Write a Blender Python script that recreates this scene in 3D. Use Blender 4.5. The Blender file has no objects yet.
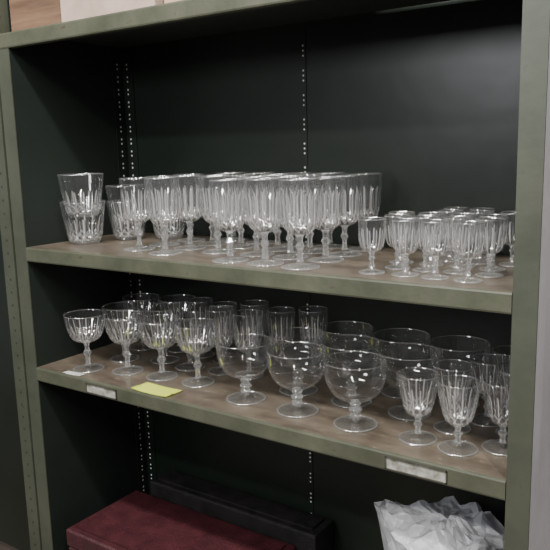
import bpy, bmesh, math, random
from mathutils import Matrix, Vector, noise
random.seed(7)
COL=bpy.context.scene.collection
D=.273; Z1=.2336; ZT=.6189; Z3=-.43; FL=-1.0

# ---------------- materials ----------------
def new_mat(name):
    m=bpy.data.materials.new(name); m.use_nodes=True
    nt=m.node_tree; nt.nodes.clear()
    out=nt.nodes.new('ShaderNodeOutputMaterial')
    return m,nt,out
def paint(name,c1,c2,rough=.45,scale=6,metal=0.0,bump=.05,spec=.5,stretch=(1,1,1),r2=None,detail=6,scratch=None,sp=.60):
    m,nt,out=new_mat(name); N=nt.nodes; L=nt.links
    b=N.new('ShaderNodeBsdfPrincipled'); L.new(b.outputs[0],out.inputs[0])
    tc=N.new('ShaderNodeTexCoord'); mp=N.new('ShaderNodeMapping'); mp.inputs['Scale'].default_value=stretch
    L.new(tc.outputs['Object'],mp.inputs[0])
    n=N.new('ShaderNodeTexNoise'); n.inputs['Scale'].default_value=scale; n.inputs['Detail'].default_value=detail; n.inputs['Roughness'].default_value=.65
    L.new(mp.outputs[0],n.inputs[0])
    r=N.new('ShaderNodeValToRGB'); r.color_ramp.elements[0].position=.35; r.color_ramp.elements[1].position=.68
    r.color_ramp.elements[0].color=(*c1,1); r.color_ramp.elements[1].color=(*c2,1)
    L.new(n.outputs[0],r.inputs[0]); col=r.outputs[0]
    if scratch:
        n3=N.new('ShaderNodeTexNoise'); n3.inputs['Scale'].default_value=scale*4; n3.inputs['Detail'].default_value=9; n3.inputs['Roughness'].default_value=.75
        L.new(mp.outputs[0],n3.inputs[0])
        r3=N.new('ShaderNodeValToRGB'); r3.color_ramp.elements[0].position=sp; r3.color_ramp.elements[1].position=sp+.06
        L.new(n3.outputs[0],r3.inputs[0])
        mx=N.new('ShaderNodeMix'); mx.data_type='RGBA'; L.new(r3.outputs[0],mx.inputs[0]); L.new(col,mx.inputs[6]); mx.inputs[7].default_value=(*scratch,1); col=mx.outputs[2]
    L.new(col,b.inputs['Base Color'])
    b.inputs['Metallic'].default_value=metal; b.inputs['Specular IOR Level'].default_value=spec
    mr=N.new('ShaderNodeMapRange'); mr.inputs['To Min'].default_value=rough; mr.inputs['To Max'].default_value=r2 if r2 else rough+.15
    L.new(n.outputs[0],mr.inputs[0]); L.new(mr.outputs[0],b.inputs['Roughness'])
    bp=N.new('ShaderNodeBump'); bp.inputs['Strength'].default_value=bump; bp.inputs['Distance'].default_value=.01
    n2=N.new('ShaderNodeTexNoise'); n2.inputs['Scale'].default_value=scale*12; L.new(mp.outputs[0],n2.inputs[0])
    L.new(n2.outputs[0],bp.inputs['Height']); L.new(bp.outputs[0],b.inputs['Normal'])
    return m
M_POST=paint('green_grey_paint',(.033,.038,.026),(.058,.064,.046),.4,5,bump=.03,scratch=(.03,.03,.024))
M_LIP=paint('shelf_edge_paint',(.042,.046,.030),(.078,.082,.057),.36,9,bump=.04,scratch=(.045,.036,.026))
M_BACK=paint('dark_green_enamel',(.0085,.0130,.0095),(.015,.0205,.0155),.26,2.2,bump=.02,spec=.38,r2=.40)
M_SIDE=paint('dark_side_enamel',(.007,.011,.009),(.012,.018,.014),.45,2.5,bump=.02)
M_TOPS=paint('worn_brown_shelf_top',(.058,.046,.034),(.135,.112,.086),.22,11,bump=.03,stretch=(1,2.2,1),r2=.42,scratch=(.22,.20,.17),sp=.61)
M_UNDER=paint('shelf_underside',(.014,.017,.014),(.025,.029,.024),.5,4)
M_OUT=paint('lit_side_tone',(.36,.36,.39),(.46,.46,.49),.5,4)  # strong light from the right is put into this pale colour
M_HOLE=paint('lit_hole_disc',(.60,.61,.58),(.75,.75,.72),.6,20)  # pale discs: light through the holes is put into the colour
M_HOLED=paint('punched_hole_dark',(.01,.01,.01),(.02,.02,.02),.6,20)
M_LAB=paint('worn_metal_label',(.16,.15,.11),(.50,.50,.47),.35,60,metal=.2,bump=.1)
M_LFR=paint('label_frame_metal',(.12,.12,.1),(.25,.25,.22),.3,30,metal=.8)
M_NOTE=paint('yellow_paper',(.76,.84,.12),(.84,.92,.18),.7,8)
M_PAPER=paint('white_paper',(.7,.7,.68),(.8,.8,.78),.7,8)
M_CARD=paint('cardboard',(.36,.24,.17),(.46,.32,.23),.8,12)
M_CARD2=paint('pale_cardboard',(.30,.23,.19),(.42,.33,.27),.8,12)
M_WOOD=paint('brown_wood',(.08,.045,.028),(.17,.10,.06),.5,5,stretch=(1,12,12))
M_MAROON=paint('maroon_leatherette',(.030,.005,.008),(.055,.010,.014),.42,30,bump=.35)
M_BLACK=paint('black_leatherette',(.006,.005,.006),(.016,.013,.014),.5,40,bump=.4,spec=.3)
M_WALL=paint('wall_paint',(.15,.12,.10),(.20,.16,.13),.8,3)
M_FLOOR=paint('concrete_floor',(.16,.13,.11),(.24,.20,.17),.6,4)

def bag_mat():
    m,nt,out=new_mat('white_plastic_film'); N=nt.nodes; L=nt.links
    b=N.new('ShaderNodeBsdfPrincipled'); b.inputs['Base Color'].default_value=(.60,.61,.64,1); b.inputs['Roughness'].default_value=.28
    t=N.new('ShaderNodeBsdfTranslucent'); t.inputs[0].default_value=(.8,.8,.82,1)
    tc=N.new('ShaderNodeTexCoord'); v=N.new('ShaderNodeTexVoronoi'); v.feature='DISTANCE_TO_EDGE'; v.inputs['Scale'].default_value=38
    n=N.new('ShaderNodeTexNoise'); n.inputs['Scale'].default_value=20; n.inputs['Detail'].default_value=4
    L.new(tc.outputs['Object'],n.inputs[0]); L.new(tc.outputs['Object'],v.inputs[0])
    a=N.new('ShaderNodeMath'); a.operation='ADD'; L.new(v.outputs[0],a.inputs[0]); L.new(n.outputs[0],a.inputs[1])
    bp=N.new('ShaderNodeBump'); bp.inputs['Strength'].default_value=.6; bp.inputs['Distance'].default_value=.006; L.new(a.outputs[0],bp.inputs['Height']); L.new(bp.outputs[0],b.inputs['Normal'])
    x=N.new('ShaderNodeMixShader'); x.inputs[0].default_value=.3
    L.new(b.outputs[0],x.inputs[1]); L.new(t.outputs[0],x.inputs[2]); L.new(x.outputs[0],out.inputs[0])
    return m
M_BAG=bag_mat()

def thin_glass(name,base=.05,edge=.75,veil=.02,cuts=0,z0=0,z1=1,cutamt=.6,power=2.2,rough=.02,cutveil=.75,cross=0):
    m,nt,out=new_mat(name); N=nt.nodes; L=nt.links
    def M(op,a,b=None,c=None):
        n=N.new('ShaderNodeMath'); n.operation=op
        for i,v in enumerate((a,b,c)):
            if v is None: continue
            if isinstance(v,(int,float)): n.inputs[i].default_value=v
            else: L.new(v,n.inputs[i])
        return n.outputs[0]
    tr=N.new('ShaderNodeBsdfTransparent'); tr.inputs[0].default_value=(.975,.98,.975,1)
    gl=N.new('ShaderNodeBsdfGlossy'); gl.inputs['Roughness'].default_value=rough; gl.inputs[0].default_value=(1,1,1,1)
    df=N.new('ShaderNodeBsdfDiffuse'); df.inputs[0].default_value=(.97,.97,.97,1)
    tl=N.new('ShaderNodeBsdfTranslucent'); tl.inputs[0].default_value=(.97,.97,.97,1)
    ve=N.new('ShaderNodeMixShader'); ve.inputs[0].default_value=.5; L.new(df.outputs[0],ve.inputs[1]); L.new(tl.outputs[0],ve.inputs[2])
    lw=N.new('ShaderNodeLayerWeight'); lw.inputs[0].default_value=.4
    fac=M('MULTIPLY_ADD',M('POWER',lw.outputs['Facing'],power),edge,base)
    vfac=M('MULTIPLY_ADD',M('POWER',lw.outputs['Facing'],4.0),.22,veil)
    if cuts:
        tc=N.new('ShaderNodeTexCoord'); sp=N.new('ShaderNodeSeparateXYZ'); L.new(tc.outputs['Object'],sp.inputs[0])
        ang=M('ARCTAN2',sp.outputs[0],sp.outputs[1])
        def stripe(k,ph,pw,a=ang): return M('POWER',M('SUBTRACT',1,M('ABSOLUTE',M('SINE',M('MULTIPLY_ADD',a,k,ph)))),pw)
        s=stripe(cuts/2,0,4.0); s2=stripe(cuts,.6,6.0); dk=stripe(cuts/2,.50,3.0)
        lo=M('MULTIPLY_ADD',s2,-(z1-z0)*.25,z1)
        band=M('MULTIPLY',M('GREATER_THAN',sp.outputs[2],z0),M('LESS_THAN',sp.outputs[2],lo))
        ct=M('MAXIMUM',s,M('MULTIPLY',s2,.6))
        if cross:
            zz=M('MULTIPLY',sp.outputs[2],cross)
            d1=M('ADD',M('MULTIPLY',ang,cuts/2),zz); d2=M('SUBTRACT',M('MULTIPLY',ang,cuts/2),zz)
            dd=M('MAXIMUM',stripe(1,0,5.0,d1),stripe(1,0,5.0,d2))
            low=M('LESS_THAN',sp.outputs[2],z0+(z1-z0)*.38)
            ct=M('MAXIMUM',M('MULTIPLY',ct,M('MULTIPLY_ADD',low,-.4,1)),M('MULTIPLY',dd,M('MULTIPLY',low,.9)))
        ct=M('MULTIPLY',ct,band)
        fac=M('ADD',fac,M('MULTIPLY',ct,cutamt))
        vfac=M('MINIMUM',M('MULTIPLY_ADD',ct,cutveil,vfac),.9)  # whitened stripes paint in the bright streaks on the cuts
        dkf=M('SUBTRACT',.975,M('MULTIPLY',M('MULTIPLY',dk,band),.5))  # darkened tint stripes stand for the dark refraction at cut edges
        cmb=N.new('ShaderNodeCombineColor')
        for i in range(3): L.new(dkf,cmb.inputs[i])
        L.new(cmb.outputs[0],tr.inputs[0])
    fac=M('MINIMUM',fac,.95)
    a=N.new('ShaderNodeMixShader'); L.new(tr.outputs[0],a.inputs[1]); L.new(ve.outputs[0],a.inputs[2]); L.new(vfac,a.inputs[0])
    b=N.new('ShaderNodeMixShader'); L.new(fac,b.inputs[0]); L.new(a.outputs[0],b.inputs[1]); L.new(gl.outputs[0],b.inputs[2])
    L.new(b.outputs[0],out.inputs[0])
    return m
def solid_glass():
    m,nt,out=new_mat('solid_crystal'); N=nt.nodes; L=nt.links
    g=N.new('ShaderNodeBsdfGlass'); g.inputs['IOR'].default_value=1.5; g.inputs['Roughness'].default_value=.02; g.inputs[0].default_value=(.98,.99,.99,1)
    d=N.new('ShaderNodeBsdfTransparent'); x=N.new('ShaderNodeMixShader'); x.inputs[0].default_value=.2
    L.new(g.outputs[0],x.inputs[1]); L.new(d.outputs[0],x.inputs[2])
    gl=N.new('ShaderNodeBsdfGlossy'); gl.inputs['Roughness'].default_value=.05
    df=N.new('ShaderNodeBsdfTranslucent'); df.inputs[0].default_value=(.95,.95,.95,1)
    dd=N.new('ShaderNodeBsdfDiffuse'); dd.inputs[0].default_value=(.95,.95,.95,1)
    lw=N.new('ShaderNodeLayerWeight'); lw.inputs[0].default_value=.5
    v=N.new('ShaderNodeMixShader'); v.inputs[0].default_value=.5; L.new(df.outputs[0],v.inputs[1]); L.new(dd.outputs[0],v.inputs[2])
    v2=N.new('ShaderNodeMixShader'); v2.inputs[0].default_value=.5; L.new(v.outputs[0],v2.inputs[1]); L.new(gl.outputs[0],v2.inputs[2])  # white veil and gloss mixed in to brighten stems against dark surroundings
    y=N.new('ShaderNodeMixShader'); mr=N.new('ShaderNodeMapRange'); L.new(lw.outputs['Facing'],mr.inputs[0]); mr.inputs['To Min'].default_value=.10; mr.inputs['To Max'].default_value=.60
    L.new(mr.outputs[0],y.inputs[0]); L.new(x.outputs[0],y.inputs[1]); L.new(v2.outputs[0],y.inputs[2]); L.new(y.outputs[0],out.inputs[0])
    return m
M_STEM=solid_glass()
M_FOOT=thin_glass('foot_crystal',.12,.45,.02,rough=.04)
M_FRIM=thin_glass('foot_rim_crystal',.35,.4,.18)  # whitened glass, paints in a brighter foot edge
M_PLAIN=thin_glass('plain_crystal',.06,.9,.006,power=1.8)
M_RIM=thin_glass('rim_crystal',.38,.4,.10)  # whitened glass, the bright glint along the rim is painted in

# ---------------- mesh helpers ----------------
def obj(name,me,parent=None,loc=(0,0,0),rot=0):
    o=bpy.data.objects.new(name,me); COL.objects.link(o); o.location=loc; o.rotation_euler=(0,0,rot)
    if parent: o.parent=parent
    return o
def mesh_from(bm,name,mats,smooth=False):
    bmesh.ops.recalc_face_normals(bm,faces=bm.faces)
    me=bpy.data.meshes.new(name); bm.to_mesh(me); bm.free()
    for m in (mats if isinstance(mats,(list,tuple)) else [mats]): me.materials.append(m)
    if smooth:
        for p in me.polygons: p.use_smooth=True
    return me
def add_box(bm,a,b,mi=0):
    r=bmesh.ops.create_cube(bm,size=1); c=[(i+j)/2 for i,j in zip(a,b)]; s=[abs(j-i) for i,j in zip(a,b)]
    for v in r['verts']: v.co=Vector((v.co.x*s[0]+c[0],v.co.y*s[1]+c[1],v.co.z*s[2]+c[2]))
    fs=set(f for v in r['verts'] for f in v.link_faces)
    for f in fs: f.material_index=mi
    return fs
def bevel_all(bm,w,seg=2):
    bmesh.ops.bevel(bm,geom=list(bm.edges),offset=w,segments=seg,affect='EDGES',profile=.5)
def empty(name,loc,label=None,cat=None,group=None,rot=0):
    o=bpy.data.objects.new(name,None); o.empty_display_size=.02; COL.objects.link(o); o.location=loc; o.rotation_euler=(0,0,rot)
    if label: o['label']=label; o['category']=cat
    if group: o['group']=group
    return o
def lathe(prof,seg,mat,name,smooth=True,flute=None,rimz=None,rimr=None):
    bm=bmesh.new(); rings=[]
    for r,z in prof:
        if r<1e-6: rings.append([bm.verts.new((0,0,z))]); continue
        ring=[]
        for i in range(seg):
            a=2*math.pi*i/seg; rr=r
            if flute: rr=r*(1-flute(i,z))
            ring.append(bm.verts.new((rr*math.sin(a),rr*math.cos(a),z)))
        rings.append(ring)
    for A,B in zip(rings,rings[1:]):
        for i in range(seg):
            j=(i+1)%seg
            if len(A)==1 and len(B)==1: continue
            if len(A)==1: f=bm.faces.new((A[0],B[i],B[j]))
            elif len(B)==1: f=bm.faces.new((A[i],B[0],A[j]))
            else: f=bm.faces.new((A[i],B[i],B[j],A[j]))
            if rimz and min(v.co.z for v in f.verts)>rimz: f.material_index=1
            if rimr and min(v.co.xy.length for v in f.verts)>rimr: f.material_index=1
    return mesh_from(bm,name,mat,smooth)
def spline(pts,n=6):
    P=[pts[0]]+list(pts)+[pts[-1]]; o=[]
    for k in range(1,len(P)-2):
        p0,p1,p2,p3=P[k-1],P[k],P[k+1],P[k+2]
        for i in range(n):
            t=i/n
            o.append(tuple(.5*((2*p1[c])+(-p0[c]+p2[c])*t+(2*p0[c]-5*p1[c]+4*p2[c]-p3[c])*t*t+(-p0[c]+3*p1[c]-3*p2[c]+p3[c])*t**3) for c in (0,1)))
    o.append(pts[-1]); return o

# ---------------- glass kinds ----------------
def foot_mesh(r,name='foot'):
    return lathe([(0,.0002),(r*.93,.0002),(r,.001),(r,.0022),(r*.93,.0027),(r*.8,.0031),(r*.45,.0046),(r*.25,.0072),(.0046,.011),(0,.0111)],40,[M_FOOT,M_FRIM],name,rimr=r*.92)
def bowl_mesh(pts,cuts,z0,z1,depth,name,mat):
    h=pts[-1][1]; R=pts[-1][0]
    outer=spline(pts,6)
    t=.0013
    rim=[(R+.0001,h+.0002),(R-.0004,h+.0007),(R-t,h+.0002),(R-t-.0002,h-.0008)]
    outer=outer[:-1]+[(R,h-.0010),(R,h-.0006)]
    seg=cuts*4 if cuts else 56
    def fl(i,z):
        if not cuts or z<z0 or z>z1: return 0
        e=min(1,(z-z0)/.006,(z1-z)/.012)
        return depth*e*(1,.25,0,.25)[i%4]
    prof=[(0,pts[0][1]-.0004)]+outer+rim
    return lathe(prof,seg,[mat,M_RIM],name,True,fl,rimz=h-.0012)
def gm(n,c,z0,z1,amt=.55,veil=.014,cross=0): return thin_glass(n,.055,.80,veil,c,z0,z1,amt,cross=cross)
def make_kind(kind):
    K={}
    if kind=='goblet':
        K['bowl']=bowl_mesh([(.004,.047),(.014,.050),(.0225,.058),(.0262,.072),(.0278,.095),(.0290,.1275)],14,.052,.106,.10,'goblet_bowl',gm('cut_goblet_crystal',14,.052,.106,cross=180))
        K['stem']=lathe([(0,.008),(.0055,.009),(.0044,.014),(.0042,.025),(.0072,.031),(.0042,.037),(.0048,.044),(.007,.0475),(0,.048)],6,M_STEM,'goblet_stem',False)
        K['foot']=foot_mesh(.0285)
    if kind=='sherry':
        K['bowl']=bowl_mesh([(.003,.029),(.010,.031),(.0155,.037),(.0178,.047),(.0182,.058),(.0186,.0745)],12,.032,.060,.10,'sherry_bowl',gm('cut_sherry_crystal',12,.032,.060))
        K['stem']=lathe([(0,.006),(.0042,.008),(.0032,.012),(.0032,.018),(.0050,.021),(.0032,.024),(.0048,.029),(0,.0295)],6,M_STEM,'sherry_stem',False)
        K['foot']=foot_mesh(.0178)
    if kind=='wine':
        K['bowl']=bowl_mesh([(.004,.035),(.013,.038),(.0200,.047),(.0245,.064),(.0272,.082),(.0290,.098)],14,.039,.082,.10,'wine_bowl',gm('cut_wine_crystal',14,.039,.082,cross=200))
        K['stem']=lathe([(0,.008),(.0054,.009),(.0042,.013),(.0042,.019),(.0070,.023),(.0042,.027),(.0048,.032),(.0068,.0355),(0,.036)],6,M_STEM,'wine_stem',False)
        K['foot']=foot_mesh(.0275)
    if kind=='saucer':
        K['bowl']=bowl_mesh([(.005,.054),(.015,.0555),(.026,.062),(.0330,.075),(.0365,.090),(.0385,.108)],18,.0555,.092,.08,'saucer_bowl',gm('cut_saucer_crystal',18,.0555,.092,cross=260))
        K['stem']=lathe([(0,.008),(.0060,.009),(.0048,.015),(.0046,.026),(.0085,.033),(.0046,.040),(.0052,.048),(.008,.0545),(0,.055)],6,M_STEM,'saucer_stem',False)
        K['foot']=foot_mesh(.0290)
    if kind=='coupe':
        K['bowl']=bowl_mesh([(.006,.038),(.020,.041),(.034,.050),(.0425,.064),(.0463,.080),(.0470,.1005)],0,0,0,0,'coupe_bowl',M_PLAIN)
        p=[(0,.007),(.0050,.008),(.0050,.010)]
        for c,r in ((.0145,.0088),(.024,.0098),(.0335,.0088)):
            for k in range(-3,4):
                a=k*math.pi/8; p.append((r*math.cos(a),c+.0048*math.sin(a)/math.sin(3*math.pi/8)))
        p+=[(.006,.0385),(0,.039)]
        K['stem']=lathe(p,24,M_STEM,'coupe_stem',True)
        K['foot']=foot_mesh(.0335)
    if kind=='tumbler':
        K['wall']=bowl_mesh([(.0285,.0045),(.0315,.010),(.0345,.025),(.0380,.048),(.0425,.080)],14,.007,.048,.08,'tumbler_wall',gm('cut_tumbler_crystal',14,.007,.048,cross=220))
        K['base']=lathe([(0,.0003),(.0255,.0003),(.028,.002),(.0285,.005),(0,.0055)],40,M_FOOT,'tumbler_base')
    return K
kinds={}
def place(kind,x,y,z,name,label,group,s=1.0,cat='glass'):
    if kind not in kinds: kinds[kind]=make_kind(kind)
    e=empty(name,(x,y,z),label,cat,group,random.uniform(0,6.28))
    e.scale=(s,s,s)
    for nm,me in kinds[kind].items():
        o=bpy.data.objects.new(nm,me); COL.objects.link(o); o.parent=e
    return e
j=lambda a:random.uniform(-a,a)
gob='clear cut-crystal goblet with faceted stem standing on the brown shelf'
rows={.588:[.034,.104,.166,.230],.522:[.036,.104,.168,.232],.456:[.038,.106,.168,.232],.379:[.102,.166,.230],.304:[.052,.116,.179,.2385],.228:[.068,.134,.200]}
for x,ys in rows.items():
    for y in ys: place('goblet',x+j(.002)+(.006 if (x,y)==(.228,.2) else 0),y+j(.0012),Z1,'goblet',gob,'goblets on the middle shelf',s=random.uniform(.985,1.005))
sh='small clear cut-crystal sherry glass standing on the brown shelf'
for i,x in enumerate((.700,.745,.789,.834)):
    for k,y in enumerate((.040,.088,.134,.180,.224)):
        if k==3 and i==0: continue
        if k==4 and i in(0,3): continue
        place('sherry',x+j(.002)+.012*(k%2),y+j(.002),Z1,'sherry_glass',sh,'sherry glasses on the middle shelf')
for k in range(2): place('tumbler',.060,.090,Z1+k*.0515,'tumbler','clear cut-glass tumbler in a nested stack','stacked tumblers')
for k in range(2): place('tumbler',.094,.172,Z1+k*.030,'tumbler','clear cut-glass tumbler in a nested pair','stacked tumblers',s=.95)
place('tumbler',.163,.215,Z1,'tumbler','single clear cut-glass tumbler beside the goblets','stacked tumblers',s=.9)
sl='clear cut-crystal champagne saucer with faceted stem on the lower shelf'
for x,y in ((.098,.043),(.174,.072),(.254,.080),(.333,.088)): place('saucer',x,y,0,'champagne_saucer',sl,'champagne saucers on the lower shelf')
for x,y in ((.110,.125),(.188,.158),(.082,.205),(.160,.232)): place('saucer',x,y,0,'champagne_saucer',sl,'champagne saucers on the lower shelf',s=1.0)
wl='clear cut-crystal wine glass with short faceted stem on the lower shelf'
place('wine',.262,.148,0,'wine_glass',wl,'wine glasses on the lower shelf',s=1.04)
for x,y in ((.329,.160),(.228,.222),(.292,.218),(.358,.228),(.388,.165),(.422,.222),(.478,.2425)): place('goblet',x,y,0,'goblet','tall clear cut-crystal goblet standing behind the saucers on the lower shelf','goblets on the lower shelf',s=random.uniform(.88,.94))
cl='plain clear round coupe with beaded stem on the lower shelf'
for x,y in ((.455,.066),(.557,.064),(.660,.062),(.507,.144),(.609,.143),(.710,.142),(.557,.222),(.660,.221),(.758,.222)):
    place('coupe',x,y,0,'coupe_glass',cl,'round coupes on the lower shelf',s=.98)
for x,y in ((.759,.060),(.818,.056),(.868,.088),(.786,.120),(.868,.147),(.820,.172),(.8695,.206),(.8295,.2435)):
    place('wine',x,y,0,'wine_glass',wl,'wine glasses on the lower shelf',s=.93 if y>.2 else .97)

# ---------------- shelving unit ----------------
unit=empty('shelving_unit',(0,0,FL),'green-grey painted steel shelving unit with punched posts and dark back','shelving')
def child(name,me,parent,loc=(0,0,0),label=None):
    o=obj(name,me,parent,loc)
    if label: o['label']=label
    return o
def zw(z): return z-FL
PW=.034; top=ZT-FL+.30
def hole(bm,c,axis,r=.0021,mi=1):
    q=bmesh.ops.create_circle(bm,cap_ends=True,segments=10,radius=r,matrix=Matrix.Translation(c)@Matrix.Rotation(math.pi/2,4,axis))
    for f in set(f for v in q['verts'] for f in v.link_faces): f.material_index=mi
def post_mesh(side,rear):
    bm=bmesh.new(); t=.002; s=side
    if not rear:
        w=PW*(1 if s<0 else .85); h=top if s>0 else ZT-FL-.004
        add_box(bm,(0,-.001,0),(s*w,t-.001,h))
        add_box(bm,(s*w,-.0009,0),(s*(w-t),.035,h),2 if s>0 else 0)  # right return flange takes the brightened outer colour too
    else:
        add_box(bm,(0,-t,0),(-s*.030,0,ZT-FL)); add_box(bm,(0,-.030,0),(-s*t,0,ZT-FL))
        z=.05
        while z<ZT-FL-.03:
            for dz in (0,.009):
                hole(bm,(-s*.014,-t-.0003,z+dz),'X'); hole(bm,(-s*(t+.0003),-.018,z+dz),'Y')
            z+=.0254
    return mesh_from(bm,'post',[M_POST if not rear else M_BACK,M_HOLE,M_OUT])
child('post',post_mesh(-1,False),unit,(0,0,0)); child('post',post_mesh(1,False),unit,(.9,0,0))
child('post',post_mesh(-1,True),unit,(0,D,0)); child('post',post_mesh(1,True),unit,(.9,D,0))
bm=bmesh.new(); add_box(bm,(-.003,.002,0),(-.0002,D,ZT-FL)); child('side_panel',mesh_from(bm,'side_panel',M_SIDE),unit,label='dark enamelled steel side panel')
bm=bmesh.new(); fs=add_box(bm,(.9002,.002,0),(.9+PW*.85-.0025,D+.01,top))
for f in fs:
    if f.calc_center_median().x>.92: f.material_index=1
child('side_panel',mesh_from(bm,'side_panel',[M_SIDE,M_OUT]),unit,label='outer side panel with strong side light put into its pale colour')
bm=bmesh.new(); add_box(bm,(0,D,0),(.452,D+.004,ZT-FL)); add_box(bm,(.452,D+.0015,0),(.9,D+.0055,ZT-FL))
z=.05
while z<ZT-FL-.04:
    for dz in (0,.0085,.017): hole(bm,(.447,D-.0004,z+dz),'X',.0018)
    z+=.042
child('back_panel',mesh_from(bm,'back_panel',[M_BACK,M_HOLE]),unit,label='dark green enamelled back panel')
def shelf_mesh(x0,x1,lip=.027):
    bm=bmesh.new(); t=.0012
    pr=[(D-.001,0),(.003,0),(.0008,-.0008),(0,-.003),(0,-lip+.003),(.0008,-lip+.0008),(.003,-lip),(.012,-lip),(.012,-lip+t),(.0035,-lip+t),(.0015,-lip+.004),(.0015,-.004),(.0035,-t),(D-.001,-t)]
    A=[bm.verts.new((x0,y,z)) for y,z in pr]; B=[bm.verts.new((x1,y,z)) for y,z in pr]
    n=len(pr)
    for i in range(n):
        k=(i+1)%n
        f=bm.faces.new((A[i],A[k],B[k],B[i])); f.material_index={0:1,n-2:2}.get(i,0)
    bm.faces.new(A); bm.faces.new(B[::-1])
    return mesh_from(bm,'shelf',[M_LIP,M_TOPS,M_UNDER])
shelves=[]
for z in (0,Z1,ZT,Z3):
    me=shelf_mesh(-.036,.900) if z==ZT else shelf_mesh(.0005,.8995)
    shelves.append(child('shelf',me,unit,(0,-.0025,zw(z)),label='brown-topped steel shelf with green-grey folded front edge'))
def label_holder(x0,x1,z):
    bm=bmesh.new(); h=.0085
    add_box(bm,(x0,-.0008,z-h),(x1,0,z+h),0)
    for a,b in (((x0,-.002,z+h-.0015),(x1,0,z+h)),((x0,-.002,z-h),(x1,0,z-h+.0015)),((x0,-.002,z-h),(x0+.0015,0,z+h)),((x1-.0015,-.002,z-h),(x1,0,z+h))): add_box(bm,a,b,1)
    return mesh_from(bm,'label_holder',[M_LAB,M_LFR])
for a,b in ((.144,.222),(.740,.826)): child('label_holder',label_holder(a,b,-.0145),shelves[0],label='worn whitish metal label holder')

nb=empty('shelving_unit',(-.04,0,FL),'neighbouring grey-green steel shelving upright with punched holes','shelving')
bm=bmesh.new(); add_box(bm,(-.034,-.001,0),(0,.001,top)); add_box(bm,(-.002,.001,0),(0,.034,top))
z=.05
while z<top-.04:
    hole(bm,(-.017,-.0014,z),'X',.0022); z+=.0254
child('post',mesh_from(bm,'post',[M_POST,M_HOLED]),nb)
bm=bmesh.new(); add_box(bm,(-.003,.034,0),(0,D,top)); child('side_panel',mesh_from(bm,'side_panel',M_SIDE),nb)
bm=bmesh.new(); add_box(bm,(-.85,D,.3),(-.003,D+.004,top)); child('back_panel',mesh_from(bm,'back_panel',M_BACK),nb)

# ---------------- paper notes ----------------
def sheet(name,w,d,mat,loc,rot,label,cat,curl=.002):
    bm=bmesh.new(); n=8; V=[[bm.verts.new((w*(i/n-.5),d*(k/n-.5),.0006+curl*((i/n-.5)*2)**2*(1 if k<n/2 else .5))) for k in range(n+1)] for i in range(n+1)]
    for i in range(n):
        for k in range(n): bm.faces.new((V[i][k],V[i+1][k],V[i+1][k+1],V[i][k+1]))
    bmesh.ops.solidify(bm,geom=list(bm.faces),thickness=.0003)
    o=obj(name,mesh_from(bm,name,mat,True),None,loc,rot); o['label']=label; o['category']=cat; return o
sheet('sticky_note',.084,.040,M_NOTE,(.297,.020,0.0005),-.02,'bright yellow paper note lying on the lower shelf edge','note')
sheet('price_tag',.045,.014,M_PAPER,(.098,.008,0.0005),.05,'small white paper tag beside the saucer glass foot','tag',.001)

# ---------------- things on top ----------------
def carton(name,a,b,mat,label,cat):
    c=((a[0]+b[0])/2,(a[1]+b[1])/2,a[2]); e=empty(name,c,label,cat)
    w,d,h=b[0]-a[0],b[1]-a[1],b[2]-a[2]
    bm=bmesh.new(); add_box(bm,(-w/2,-d/2,0),(w/2,d/2,h)); bevel_all(bm,.002); child('body',mesh_from(bm,'body',mat),e)
    bm=bmesh.new(); add_box(bm,(-w/2-.002,-d/2-.002,h-.03),(w/2+.002,d/2+.002,h+.003)); bevel_all(bm,.0015); child('lid',mesh_from(bm,'lid',mat),e)
    return e
carton('wooden_box',(-.03,.03,ZT),(.115,.25,ZT+.12),M_WOOD,'brown wooden box on top of the shelving unit','box')
carton('cardboard_box',(.122,.02,ZT),(.34,.26,ZT+.14),M_CARD2,'pale brown cardboard box on top of the shelving unit','box')
carton('cardboard_box',(.35,.03,ZT),(.60,.26,ZT+.14),M_CARD,'brown cardboard box on top of the shelving unit','box')

# ---------------- bottom shelf things ----------------
def case(a,b,mat,label):
    c=((a[0]+b[0])/2,(a[1]+b[1])/2,a[2]); e=empty('case',c,label,'case'); w,d,h=b[0]-a[0],b[1]-a[1],b[2]-a[2]
    bm=bmesh.new(); add_box(bm,(-w/2,-d/2,0),(w/2,d/2,h*.62)); bevel_all(bm,.004,3); child('body',mesh_from(bm,'body',mat,False),e)
    bm=bmesh.new(); add_box(bm,(-w/2-.002,-d/2-.002,h*.62+.001),(w/2+.002,d/2+.002,h-.004)); bevel_all(bm,.005,3)
    add_box(bm,(-w/2+.012,-d/2+.012,h-.006),(w/2-.012,d/2-.012,h)); 
    child('lid',mesh_from(bm,'lid',mat,False),e)
    return e
case((.048,.000,Z3+.0002),(.462,.190,-.320),M_MAROON,'maroon leatherette canteen case lying on the bottom shelf')
case((.085,.198,Z3+.0002),(.50,.264,-.292),M_BLACK,'black leatherette case standing at the back of the bottom shelf')
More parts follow.
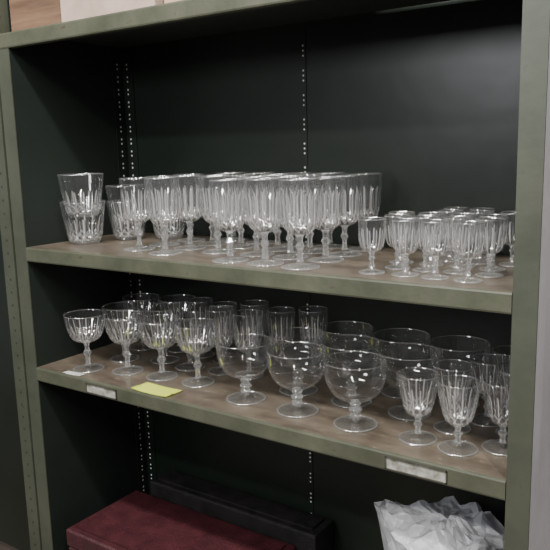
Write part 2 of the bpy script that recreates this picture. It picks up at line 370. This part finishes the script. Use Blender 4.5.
# crumpled film bag
bm=bmesh.new(); NA,NH=46,26; G=[]
rb=random.Random(11)
for h in range(NH+1):
    t=h/NH; row=[]
    for a in range(NA):
        th=2*math.pi*(a+.5*(h%2)+rb.uniform(-.32,.32))/NA; n=Vector((math.cos(th),math.sin(th),0))
        tt=min(1,max(0,t+(rb.uniform(-.014,.014) if 0<h<NH else 0)))
        if tt<.64:
            q=tt/.64; R=1-.04*math.cos(q*6); z=.268*q
        else:
            q=(tt-.64)/.36; R=1.0*math.cos(q*1.47); z=.268+.026*math.sin(q*1.57)
        px=Vector((n.x*R*.9,n.y*R*.9,z*6))
        fold=noise.noise(px*1.4)*.12+abs(noise.noise(px*2.6+Vector((4,4,4))))*.22
        R2=R*(.90+fold+rb.uniform(-.022,.022))
        w=min(1,max(0,(t-.45)*4))
        crz=(.045*abs(noise.noise(Vector((n.x*R*2.0+2,n.y*R*2.0,5))))+rb.uniform(-.003,.003))*w
        peak=.034*max(0,math.cos(th-math.radians(195)))**4*max(0,1-abs(t-.64)/.14)+.018*max(0,math.cos(th-math.radians(330)))**5*max(0,1-abs(t-.66)/.12)
        row.append(bm.verts.new((n.x*.096*R2+(-peak*.3 if n.x<0 else peak*.3),n.y*.082*R2,max(z+crz+peak-.010*w,0))))
    G.append(row)
for h in range(NH):
    for a in range(NA):
        b=(a+1)%NA
        A,B,C,Dv=G[h][a],G[h][b],G[h+1][b],G[h+1][a]
        if h%2: bm.faces.new((A,B,C)); bm.faces.new((A,C,Dv))
        else: bm.faces.new((A,B,Dv)); bm.faces.new((B,C,Dv))
bm.faces.new(G[0]); bm.faces.new(G[NH][::-1])
o=obj('plastic_bag',mesh_from(bm,'plastic_bag',M_BAG,False),None,(.780,.115,Z3+.0002)); o['label']='crumpled white plastic bag standing on the bottom shelf'; o['category']='bag'
# ---------------- room ----------------
def plane_box(name,a,b,mat):
    bm=bmesh.new(); add_box(bm,a,b); o=obj(name,mesh_from(bm,name,mat)); o['kind']='structure'; return o
plane_box('floor',(-3,-4,FL-.05),(4,.6,FL),M_FLOOR)
plane_box('wall_back',(-3,.42,FL),(4,.5,2.4),M_WALL)

# ---------------- camera ----------------
yaw,pitch,roll=.60779,.17775,-.02599
f=Vector((-math.sin(yaw)*math.cos(pitch),math.cos(yaw)*math.cos(pitch),-math.sin(pitch)))
r=Vector((math.cos(yaw),math.sin(yaw),0)); u=r.cross(f)
r2=math.cos(roll)*r+math.sin(roll)*u; u2=-math.sin(roll)*r+math.cos(roll)*u
cam=bpy.data.cameras.new('camera'); co=bpy.data.objects.new('camera',cam); COL.objects.link(co)
co.matrix_world=Matrix(((r2.x,u2.x,-f.x,1.1327),(r2.y,u2.y,-f.y,-.81596),(r2.z,u2.z,-f.z,.4052),(0,0,0,1)))
cam.sensor_width=36; cam.lens=36*708.45/550; cam.clip_start=.01
bpy.context.scene.camera=co

# ---------------- light ----------------
def area(name,loc,target,sx,sy,power,col=(1,1,1)):
    l=bpy.data.lights.new(name,'AREA'); l.shape='RECTANGLE'; l.size=sx; l.size_y=sy; l.energy=power; l.color=col
    o=bpy.data.objects.new(name,l); COL.objects.link(o); o.location=loc
    o.rotation_euler=(Vector(target)-Vector(loc)).to_track_quat('-Z','Y').to_euler(); return o
area('ceiling_light',(.5,-.80,1.75),(.45,.1,0),1.2,.08,60,(1,.97,.92))
area('ceiling_light',(.4,-1.9,1.7),(.45,.1,.1),1.2,.08,32,(1,.97,.92))
area('sheen_light',(.1,-2.1,.9),(.5,.2,.3),.45,.35,15,(.95,.97,1))  # added light, no window known; placed to give the back panel its sheen
area('ceiling_light',(1.7,-1.0,1.5),(.7,.1,.1),.07,1.0,34,(1,.97,.93))
w=bpy.data.worlds.new('room_ambient'); bpy.context.scene.world=w; w.use_nodes=True
w.node_tree.nodes['Background'].inputs[0].default_value=(.78,.78,.79,1); w.node_tree.nodes['Background'].inputs[1].default_value=.33
